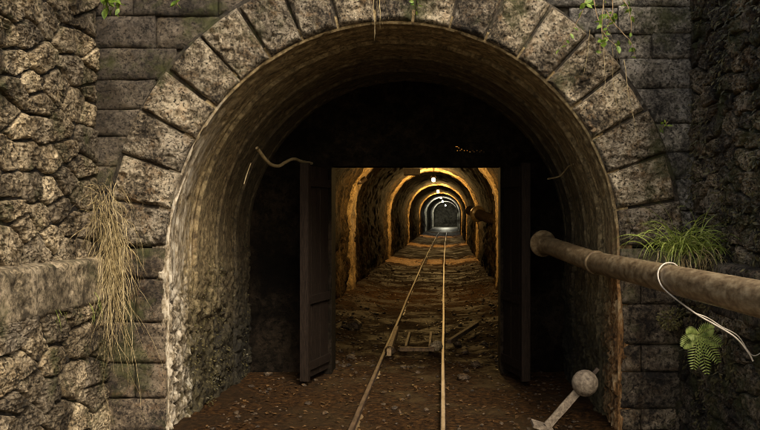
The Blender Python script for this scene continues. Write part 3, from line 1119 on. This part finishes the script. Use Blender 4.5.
mb = MB()
for _ in range(2200):
    y = float(rng.uniform(-.2, 1) ** 1 * 2.5) if rng.random() < .16 else 2.3 + 16 * rng.random() ** 1.6
    x = float(rng.uniform(-1.32, 1.32))
    if rng.random() < .55: x = math.copysign(1.3 - abs(rng.normal(0, .35)), x)
    x = max(-1.34, min(1.34, x))
    s = float(rng.lognormal(-4.25, .5)) * (1.0 if y > 2 else .7)
    z = float(floor_z(np.array([x]), np.array([y]))[0])
    pebble(mb, (x, y, z + s * .25), min(s, .06))
tag(mb.build('gravel', M['pebble'], smooth=False), 'loose gravel strewn over the tunnel floor', None, None, 'stuff')
mb = MB()
for _ in range(1500):
    y = float(rng.uniform(-.6, 6)) if rng.random() < .6 else 2.5 + 12 * rng.random()
    x = float(rng.uniform(-1.3, 1.3))
    z = float(floor_z(np.array([x]), np.array([y]))[0]) + .006
    s = rng.uniform(.012, .03)
    a = rng.uniform(0, 6.28)
    u = np.array((math.cos(a), math.sin(a), rng.uniform(-.3, .4))) * s
    v = np.array((-math.sin(a), math.cos(a), rng.uniform(-.3, .3))) * s * .55
    c = np.array((x, y, z + .004))
    mb.add([c - u, c + v + (0, 0, .004), c + u, c - v + (0, 0, .004)], [(0, 1, 2), (0, 2, 3)])
tag(mb.build('dead_leaves', M['litter'], smooth=False), 'dead brown leaves scattered on the tunnel floor', None, None, 'stuff')

# larger loose rocks and timber
def rock(c, s, mat, label, flat=.8):
    u = np.linspace(0, 2 * math.pi, 22, endpoint=False)
    w = np.linspace(.02, math.pi - .02, 14)
    U, W = np.meshgrid(u, w, indexing='xy')
    n = np.stack([np.cos(U) * np.sin(W), np.sin(U) * np.sin(W), np.cos(W) * flat], -1)
    r = s * (1 + .35 * ridged(n * 1.1 + c[0] * 9 + c[1] * 5, 3) + .15 * fbm(n * 3 + c[1], 2))
    mb = MB()
    mb.grid(n * r[..., None] + np.asarray(c), flip=True, wrap=True)
    return tag(mb.build('rock', mat, smooth=True), label, 'rock', 'loose rocks by the track')


p = at(436, 351, 8.95); rock((p[0], p[1], .06), .062, M['rock_pale'], 'pale rock against the right rail behind the doorway')
p = at(390, 356, 8.7); rock((p[0], p[1], .05), .05, M['pebble'], 'brown rock against the left rail behind the doorway')
p = at(463, 381, 7.4); rock((p[0], p[1], .03), .05, M['pebble'], 'dark flat rock just right of the right rail in the doorway', .5)
p = at(378, 330, 10.6); rock((p[0] - .3, p[1], .07), .08, M['pebble'], 'brown rock among the gravel left of the track', .7)


def bar(a, b, w, h, name, mat, label, cat, parent=None):
    a, b = np.asarray(a, float), np.asarray(b, float)
    d = b - a
    L = np.linalg.norm(d)
    d /= L
    s = np.cross(d, (0, 0, 1.0)); s /= np.linalg.norm(s)
    u = np.cross(s, d)
    n = max(3, int(L / .06))
    rows = []
    for t in np.linspace(0, 1, n):
        c = a + (b - a) * t
        k = 1 + .12 * float(vnoise(np.array([[t * 6, a[0] * 9, a[1]]]))[0])
        rows.append(np.array([c + s * w * i * k + u * h * j * k for i, j in ((-.5, -.5), (-.5, .4), (-.4, .5), (.4, .5), (.5, .4), (.5, -.5))]))
    mb = MB()
    mb.grid(np.stack(rows), wrap=True)
    mb.f.append(tuple(range(mb.n - 6, mb.n)))
    mb.f.append(tuple(reversed(range(6))))
    o = mb.build(name, mat, parent, smooth=False)
    return tag(o, label, cat) if label else o


p0, p1 = at(449, 346, 9.2), at(477, 332, 10.3)
bar((p0[0], p0[1], .07), (p1[0], p1[1], .12), .05, .045, 'timber', M['wood'], 'dark stick of timber lying aslant right of the track', 'timber')
p0, p1 = at(397, 334, 10.4), at(389, 358, 8.6)
bar((p0[0], p0[1], .05), (p1[0], p1[1], .05), .045, .07, 'timber', M['wood_pale'], 'short weathered timber wedged beside the left rail', 'timber')
fr = empty('crossing_frame', 'small pale frame of bars lying between the rails behind the doorway', 'frame')
bar((-.06, 3.15, .05), (-.06, 4.2, .05), .028, .05, 'side_bar', M['wood_mid'], None, None, fr)
bar((.19, 3.15, .05), (.19, 4.2, .05), .028, .05, 'side_bar', M['wood_mid'], None, None, fr)
bar((-.12, 3.12, .045), (.24, 3.10, .045), .06, .04, 'cross_bar', M['wood_mid'], None, None, fr)

# ------------------------------------------------------------------ the big pipe
pipe = empty('pipe', 'long rusty brown pipe running out of the tunnel to the right', 'pipe')
A0, A1, A2 = at(543, 243.5, 7.15), at(596, 262.5, 5.85), at(760, 299, 3.33)
A3 = A2 + (A2 - A1) * .62
pts = np.concatenate([np.linspace(A0, A1, 8)[:-1], smooth_path([A1, A1 * .85 + A2 * .15, A2, A3], 40)])
rad = .0735 * np.ones(len(pts))
mb = MB()
mb.tube(pts, rad, 28)
mb.build('pipe_run', M['pipe'], pipe)
ax = (A1 - A0) / np.linalg.norm(A1 - A0)
mb = MB()
mb.lathe(A0 - ax * .02, ax, [(.02, 0), (.106, 0), (.112, .008), (.112, .03), (.104, .04), (.09, .06), (.08, .09), (.074, .12)], 28)
mb.build('flange', M['pipe'], pipe)
mb = MB()
mb.lathe(A1 - ax * .02, ax, [(.073, 0), (.083, .006), (.084, .03), (.079, .042), (.073, .046)], 28)
mb.build('weld_collar', M['pipe'], pipe)
mb = MB()
d2 = (A2 - A1) / np.linalg.norm(A2 - A1)
mb.lathe(A3 - d2 * .03, d2, [(.074, 0), (.11, .002), (.11, .03), (.02, .032)], 28)
mb.build('end_flange', M['iron'], pipe)
mb = MB()
mb.box((A3[0] + .0, A3[1] + .3, A3[2] / 2 - .06), (.08, .08, A3[2] - .04))
mb.box((A3[0] + .0, A3[1] + .3, A3[2] - .09), (.18, .1, .03))
mb.build('support_post', M['iron'], pipe, smooth=False)
# the stub the flange is bolted to runs back through the bulkhead
mb = MB()
mb.tube([A0 - ax * .01, A0 - ax * .3, at(534, 238, 7.7), at(534, 238, 8.3)], .078, 20)
mb.build('pipe_stub', M['iron'], pipe)

# inner dark pipe with elbow beyond the doorway
ip = empty('inner_pipe', 'dark pipe with an elbow leaving the right wall beyond the doorway', 'pipe')
q0, q1, q2, q3 = at(512, 222, 17.6), at(492, 219, 18.0), at(478, 214, 18.6), at(470, 210.5, 19.2)
mb = MB()
mb.tube(smooth_path([q0, q1, q2, q3], 14), .11, 14)
mb.build('pipe_run', M['iron'], ip)
mb = MB()
mb.lathe(q2, (q2 - q1), [(.05, -.05), (.17, -.05), (.18, 0), (.17, .06), (.05, .06)], 16)
mb.build('flange', M['pipe'], ip)

# ------------------------------------------------------------------ counterweight lever in the right foreground
lev = empty('points_lever', 'iron points lever with a round counterweight ball beside the right jamb', 'lever')
D = 5.2
cb, ce = at(585, 383, D), at(547, 426, D)
a = np.linspace(0, math.pi, 25)
u = np.linspace(0, 2 * math.pi, 36, endpoint=False)
U, W = np.meshgrid(u, a, indexing='xy')
n = np.stack([np.cos(U) * np.sin(W), np.sin(U) * np.sin(W), np.cos(W)], -1)
mb = MB()
mb.grid(cb + n * (.081 + .0022 * fbm(n * 5, 4))[..., None], flip=True, wrap=True)
mb.build('counterweight', M['cast'], lev)
dirv = (ce - cb) / np.linalg.norm(ce - cb)
bar(cb + dirv * .05, ce, .022, .05, 'lever_arm', M['cast'], None, None, lev)
bar(cb - dirv * .06, cb - dirv * .12, .02, .022, 'arm_end', M['iron'], None, None, lev)
mb = MB()
mb.box((ce[0] - .03, ce[1], ce[2] + .0), (.13, .16, .018), [(math.cos(.3), 0, math.sin(.3)), (0, 1, 0), (-math.sin(.3), 0, math.cos(.3))])
mb.build('pivot_plate', M['cast'], lev, smooth=False)
mb = MB()
mb.box((ce[0] - .06, ce[1], ce[2] / 2 - .03), (.12, .1, ce[2] + .02))
mb.box((ce[0] - .06, ce[1], -.005), (.3, .2, .03))
mb.build('stand', M['iron'], lev, smooth=False)

# ------------------------------------------------------------------ cables and conduits
def cable(px_pts, name, label, mat, r, cat, n=40):
    mb = MB()
    mb.tube(smooth_path([at(*p) for p in px_pts], n), r, 8)
    return tag(mb.build(name, mat), label, cat)


wrap = []
for k, (sv, ph) in enumerate(((.575, 150), (.58, 110), (.59, 70), (.605, 30), (.625, -5), (.65, -40))):
    c_ = A1 + (A2 - A1) * sv
    wrap.append(c_ + .083 * np.array((-math.cos(R(ph)), 0, math.sin(R(ph)))))
mb = MB()
mb.tube(smooth_path(wrap + [at(*p) for p in ((695, 313, 4.12), (714, 324, 4.1), (735, 337, 4.1), (748, 352, 4.1), (753, 361, 4.1))], 70), .0042, 8)
tag(mb.build('loose_cable', M['cable']), 'pale loose cable looped over the rusty pipe', 'cable')
cable([(695, 313, 4.23), (708, 318, 4.23), (722, 327, 4.23), (738, 336, 4.23), (752, 355, 4.22), (764, 351, 4.2)], 'loose_cable', 'thin pale cable hanging under the pipe and out of the picture', M['cable'], .003, 'cable')
cable([(257, 148, 6.5), (262, 155, 6.58), (267, 161, 6.66), (272, 165, 6.75), (279, 166, 6.9), (286, 162, 7.05), (294, 159, 7.25), (303, 162, 7.5), (316, 164, 7.9)], 'conduit', 'bent pale conduit sticking from the left side of the vault', M['conduit'], .014, 'conduit')
cable([(251, 163, 6.35), (247, 174, 6.35), (244, 184, 6.32)], 'wire', 'short thin wire on the left side of the vault', M['conduit'], .004, 'wire')
cable([(548, 179, 6.9), (560, 176, 6.75), (568, 167, 6.6), (573, 164, 6.5)], 'wire', 'thin wire on the right side of the vault', M['conduit'], .007, 'wire')
cable([(346, 186, 15.0), (354, 180, 15.1), (360, 182, 15.2), (366, 178, 15.2)], 'bracket', 'small dark bracket on the left wall beyond the doorway', M['iron'], .045, 'bracket')
bx_ = at(412, 172, 18.5)
mb = MB()
mb.box(bx_, (.34, .5, .14))
mb.box(bx_ + np.array((0, 0, .2)), (.04, .04, .4))
tag(mb.build('cable_box', M['iron'], smooth=False), 'dark box hanging from the tunnel crown left of the lamps', 'box')


# ------------------------------------------------------------------ plants
def blade(mb, base, d, L, w, droop, n=9, curl=0.0):
    """a grass blade: starts along d, bends down"""
    d = np.asarray(d, float) / np.linalg.norm(d)
    p = np.array(base, float)
    pts, cur = [p.copy()], d.copy()
    for i in range(n - 1):
        cur = cur + np.array((curl * rng.normal(), curl * rng.normal(), -droop / n))
        cur /= np.linalg.norm(cur)
        p = p + cur * L / (n - 1)
        pts.append(p.copy())
    pts = np.array(pts)
    s = np.cross(d, (0, 0, 1.0)) + rng.normal(0, .35, 3)
    s /= np.linalg.norm(s) + 1e-9
    t = np.linspace(0, 1, n)
    ww = w * (1 - t ** 2.2) * .5 + .0003
    mb.grid(np.stack([pts - s * ww[:, None], pts + s * ww[:, None]], 1))


# dry straw hanging in the left corner
mb = MB()
for _ in range(340):
    t = rng.random() ** 1.2
    px, py = 104 + rng.normal(0, 7) + 8 * t, 190 + 80 * t + rng.normal(0, 10)
    b = at(np.clip(px, 90, 126), py, 5.62 + rng.uniform(-.06, .05))
    blade(mb, b, (rng.normal(.2, .7), -.4, rng.uniform(-.3, .9)), rng.uniform(.10, .42) * (1.3 if rng.random() < .2 else 1), rng.uniform(.0018, .004), rng.uniform(2.0, 6.0), 11, .18)
for _ in range(140):
    b = at(rng.normal(112, 6), 215 + rng.uniform(0, 90), 5.6 + rng.uniform(-.05, .05))
    blade(mb, b, (rng.normal(0.12, .2), -.3, -.6), rng.uniform(.2, .55) if rng.random() < .8 else rng.uniform(.5, 1.0), rng.uniform(.002, .004), 1.6, 12, .15)
tag(mb.build('dry_grass', M['straw']), 'long dry straw grass hanging down the left corner of the portal', 'grass')
# green tuft on the right ledge
mb = MB()
base = at(682, 250, 5.1)
for _ in range(270):
    b = base + np.array((rng.normal(0, .07), rng.normal(-.02, .05), rng.uniform(-.03, .03)))
    blade(mb, b, (rng.normal(-.05, .55), rng.normal(-.25, .3), rng.uniform(.7, 1.7)), rng.uniform(.1, .4), rng.uniform(.004, .009), rng.uniform(1.2, 4.2), 10, .05)
tag(mb.build('green_grass', M['grass']), 'tuft of fresh green grass on the ledge above the pipe', 'grass')
mb = MB()
for _ in range(70):
    b = base + np.array((rng.normal(.03, .1), rng.normal(-.05, .05), rng.uniform(-.06, .02)))
    blade(mb, b, (rng.normal(0, .5), -.4, .3), rng.uniform(.12, .3), .005, 5, 9, .05)
tag(mb.build('dry_grass', M['straw']), 'dry straw under the green tuft on the right ledge', 'grass')
# small tufts on the left ledge
for (px, py, d, nn, lab_) in ((46, 306, 4.95, 60, 'small drooping green tuft on the face of the left ledge'), (86, 300, 5.45, 40, 'small green tuft on the left ledge next to the dry straw')):
    mb = MB()
    base = at(px, py, d)
    for _ in range(nn):
        blade(mb, base + rng.normal(0, .03, 3) * np.array((.3, 1.2, .6)), (rng.uniform(.2, .9), rng.normal(0, .6), rng.uniform(0, .7)), rng.uniform(.08, .2), .006, rng.uniform(3, 5), 8, .04)
    tag(mb.build('green_grass', M['grass']), lab_, 'grass')


def leaf_shape(mb, base, d, L, w, nrm=None, fold=.15):
    d = np.asarray(d, float); d /= np.linalg.norm(d)
    nrm = np.asarray(nrm if nrm is not None else rng.normal(0, 1, 3) + (0, -1.2, .8), float)
    s = np.cross(d, nrm); s /= np.linalg.norm(s) + 1e-9
    up = np.cross(s, d)
    b = np.asarray(base)
    t = [0, .25, .55, .8, 1]
    ww = [.12, .85, 1, .62, .03]
    mid = [b + d * L * k - up * L * .18 * k * k for k in t]
    v = []
    for m_, k in zip(mid, ww):
        v += [m_ - s * w * k * .5 + up * w * fold * k, m_, m_ + s * w * k * .5 + up * w * fold * k]
    f = []
    for i in range(4):
        a = i * 3
        f += [(a, a + 1, a + 4, a + 3), (a + 1, a + 2, a + 5, a + 4)]
    mb.add(v, f)


# fern under the pipe
fern = empty('fern', 'bright green fern growing from the dark wall under the pipe', 'fern')
fb = at(699, 336, 4.85)
for (dx, dz, L) in ((-.75, .5, .13), (-1.2, -.1, .15), (-.5, -1.1, .21), (.15, -1.2, .23), (.8, -.8, .19), (1.2, 0, .14), (.5, .8, .12)):
    mb = MB()
    d = np.array((dx, -.55, dz)); d /= np.linalg.norm(d)
    n = 13
    pts, cur, p = [], d.copy(), fb.copy()
    for i in range(n):
        pts.append(p.copy()); cur = cur + np.array((0, -.02, -.05)); cur /= np.linalg.norm(cur); p = p + cur * L / n
    pts = np.array(pts)
    mb.tube(pts, np.linspace(.0025, .0008, n), 4)
    for i in range(1, n):
        t = i / n
        tl = .042 * math.sin(math.pi * (0.12 + .85 * t)) + .006
        td = pts[i] - pts[i - 1]; td /= np.linalg.norm(td)
        s = np.cross(td, (0, -1.0, .35)); s /= np.linalg.norm(s)
        for sg in (-1, 1):
            leaf_shape(mb, pts[i], s * sg + td * .45, tl, .0075, (0, -1, .4), .05)
    mb.build('frond', M['fern'], fern)


def spray(name, label, roots, mat, nleaf, L, w, length, down=.5, cat='vine', dirs=None):
    t = empty(name, label, cat)
    ms, ml = MB(), MB()
    for (px, py, d) in roots:
        p = at(px, py, d)
        cur = np.array((rng.normal(0, .35), rng.normal(-.15, .1), -down + rng.normal(0, .2)))
        pts = [p.copy()]
        n = 10
        for i in range(n):
            cur = cur + rng.normal(0, .16, 3) + np.array((0, 0, -.12 * down))
            cur /= np.linalg.norm(cur)
            p = p + cur * length * rng.uniform(.6, 1.1) / n
            pts.append(p.copy())
        pts = np.array(pts)
        ms.tube(pts, np.linspace(.0035, .0012, len(pts)), 5)
        for _ in range(nleaf):
            k = rng.integers(1, len(pts))
            b = pts[k] + rng.normal(0, .008, 3)
            dd = rng.normal(0, 1, 3) + np.array((0, -.3, -.3))
            s = rng.uniform(.6, 1.2)
            leaf_shape(ml, b, dd, L * s, w * s)
    ms.build('stem', M['wood_pale'], t)
    ml.build('foliage', mat, t)
    return t


spray('hanging_vine', 'leafy green creeper hanging over the upper right of the arch', [(592, -6, 5.55), (603, -10, 5.55), (612, -2, 5.55), (606, 10, 5.56), (585, -8, 5.55), (618, -6, 5.56)], M['leaf'], 11, .05, .028, .46, 1.0)
spray('leafy_branch', 'bright green leaves hanging in at the top left corner', [(100, -10, 5.2), (108, -12, 5.2), (116, -10, 5.2), (104, -14, 5.15)], M['leaf'], 9, .07, .035, .14, .8, 'branch')
spray('leafy_branch', 'small spray of green leaves at the top above the left spandrel', [(176, -9, 5.3), (181, -10, 5.3)], M['leaf'], 8, .06, .03, .12, .8, 'branch')
spray('hanging_vine', 'single small green sprig on the outer edge of the right voussoirs', [(668, 122, 5.6)], M['leaf'], 8, .04, .024, .08, .2)
spray('hanging_vine', 'yellow green sprouting weed right of the grass tuft', [(716, 250, 5.2), (722, 262, 5.1), (730, 270, 5.1), (708, 262, 5.25)], M['grass'], 9, .045, .026, .13, -.4, 'weed')
# thin dry stalks that hang over the arch
mb = MB()
for (px, py, L) in ((600, 20, .55), (612, 45, .6), (618, 50, .5), (608, 60, .4), (624, 60, .6), (590, 30, .35), (604, 5, .4)):
    blade(mb, at(px, py, 5.55), (rng.normal(0, .1), -.1, -1), L, .004, .3, 10, .06)
tag(mb.build('dry_stalks', M['straw']), 'thin dry stalks trailing below the creeper on the right of the arch', 'grass')
mb = MB()
for (px, L) in ((374, .26), (378, .3), (380, .2), (384, .16), (376, .22)):
    blade(mb, at(px, -2, 5.5), (rng.normal(0, .08), -.05, -1), L, .004, .3, 10, .07)
tag(mb.build('dry_stalks', M['straw']), 'few thin roots dangling over the crown of the arch', 'grass')
mb = MB()
for (px, py) in ((417, 8), (418, 3), (414, 2)):
    leaf_shape(mb, at(px, py, 5.58), rng.normal(0, 1, 3), .035, .02)
    leaf_shape(mb, at(px, py + 3, 5.58), rng.normal(0, 1, 3), .03, .02)
tag(mb.build('seedling', M['leaf']), 'tiny green seedling in a joint near the crown of the arch', 'plant')

# moss cushion below the pipe
mb = MB()
c = at(672, 319, 5.55)
for _ in range(260):
    o = rng.normal(0, 1, 3); o /= np.linalg.norm(o); o *= np.array((.09, .05, .07)) * rng.random() ** .3
    leaf_shape(mb, c + o, o + rng.normal(0, .03, 3), .02, .01)
tag(mb.build('moss_cushion', M['moss_yellow']), 'yellowish moss cushion on the right jamb under the pipe', 'moss')

# low mossy growth inside the left wall and on the dark right wall
mb = MB()
for _ in range(1500):
    y = float(rng.uniform(.25, 1.9)); z = float(rng.random() ** 1.5 * 1.2)
    if float(vnoise(np.array([[y * 4, z * 4, 2.0]]))[0]) < -.05: continue
    leaf_shape(mb, (-1.475 + rng.uniform(0, .06), y, z), (rng.uniform(.2, 1), rng.normal(0, .7), rng.normal(-.2, .6)), rng.uniform(.008, .022), rng.uniform(.006, .014), (1, -.6, .5))
tag(mb.build('wall_moss', M['moss']), 'low mossy growth on the inner left tunnel wall', None, None, 'stuff')
mb = MB()
for _ in range(3200):
    y = float(rng.uniform(-1.6, -.02)); z = float(rng.uniform(0, 3.3))
    if float(fbm(np.array([[y * 3, z * 3, 7.0]]))[0]) < .02: continue
    x = 1.99 if z > 1.17 else 1.89
    leaf_shape(mb, (x + rng.uniform(-.03, .02), y, z), (-rng.uniform(.1, 1), rng.normal(0, .7), rng.normal(-.5, .5)), rng.uniform(.015, .045), rng.uniform(.008, .018), (-1, -.6, .5))
tag(mb.build('wall_moss', M['moss']), 'dark moss and small dry leaves over the right retaining wall', None, None, 'stuff')

# tree on the left bank whose branches overhang the cutting and shade the top of the wall
tree = empty('overhanging_tree', 'leafy tree on the left bank with branches overhanging the cutting', 'tree')
mb = MB()
trunk = smooth_path([(-3.3, -2.2, 3.2), (-3.2, -2.3, 4.2), (-2.9, -2.4, 5.2), (-2.8, -2.5, 6.6)], 20)
mb.tube(trunk, np.linspace(.13, .05, 20), 10)
tips = []
for k in range(16):
    b = trunk[rng.integers(8, 20)]
    tip = np.array((-1.6 + rng.normal(0, .75), -2.5 + rng.normal(0, .6), 4.75 + rng.normal(0, .5)))
    midp = (b + tip) / 2 + np.array((0, 0, .3))
    path = smooth_path([b, midp, tip], 12)
    mb.tube(path, np.linspace(.03, .006, 12), 5)
    tips.append(path)
mb.build('trunk', M['wood'], tree)
mb = MB()
for path in tips:
    for _ in range(150):
        b = path[rng.integers(4, 12)] + rng.normal(0, .16, 3)
        leaf_shape(mb, b, rng.normal(0, 1, 3), rng.uniform(.07, .12), rng.uniform(.04, .06), rng.normal(0, .5, 3) + (0, 0, 1))
mb.build('crown', M['leaf'], tree)
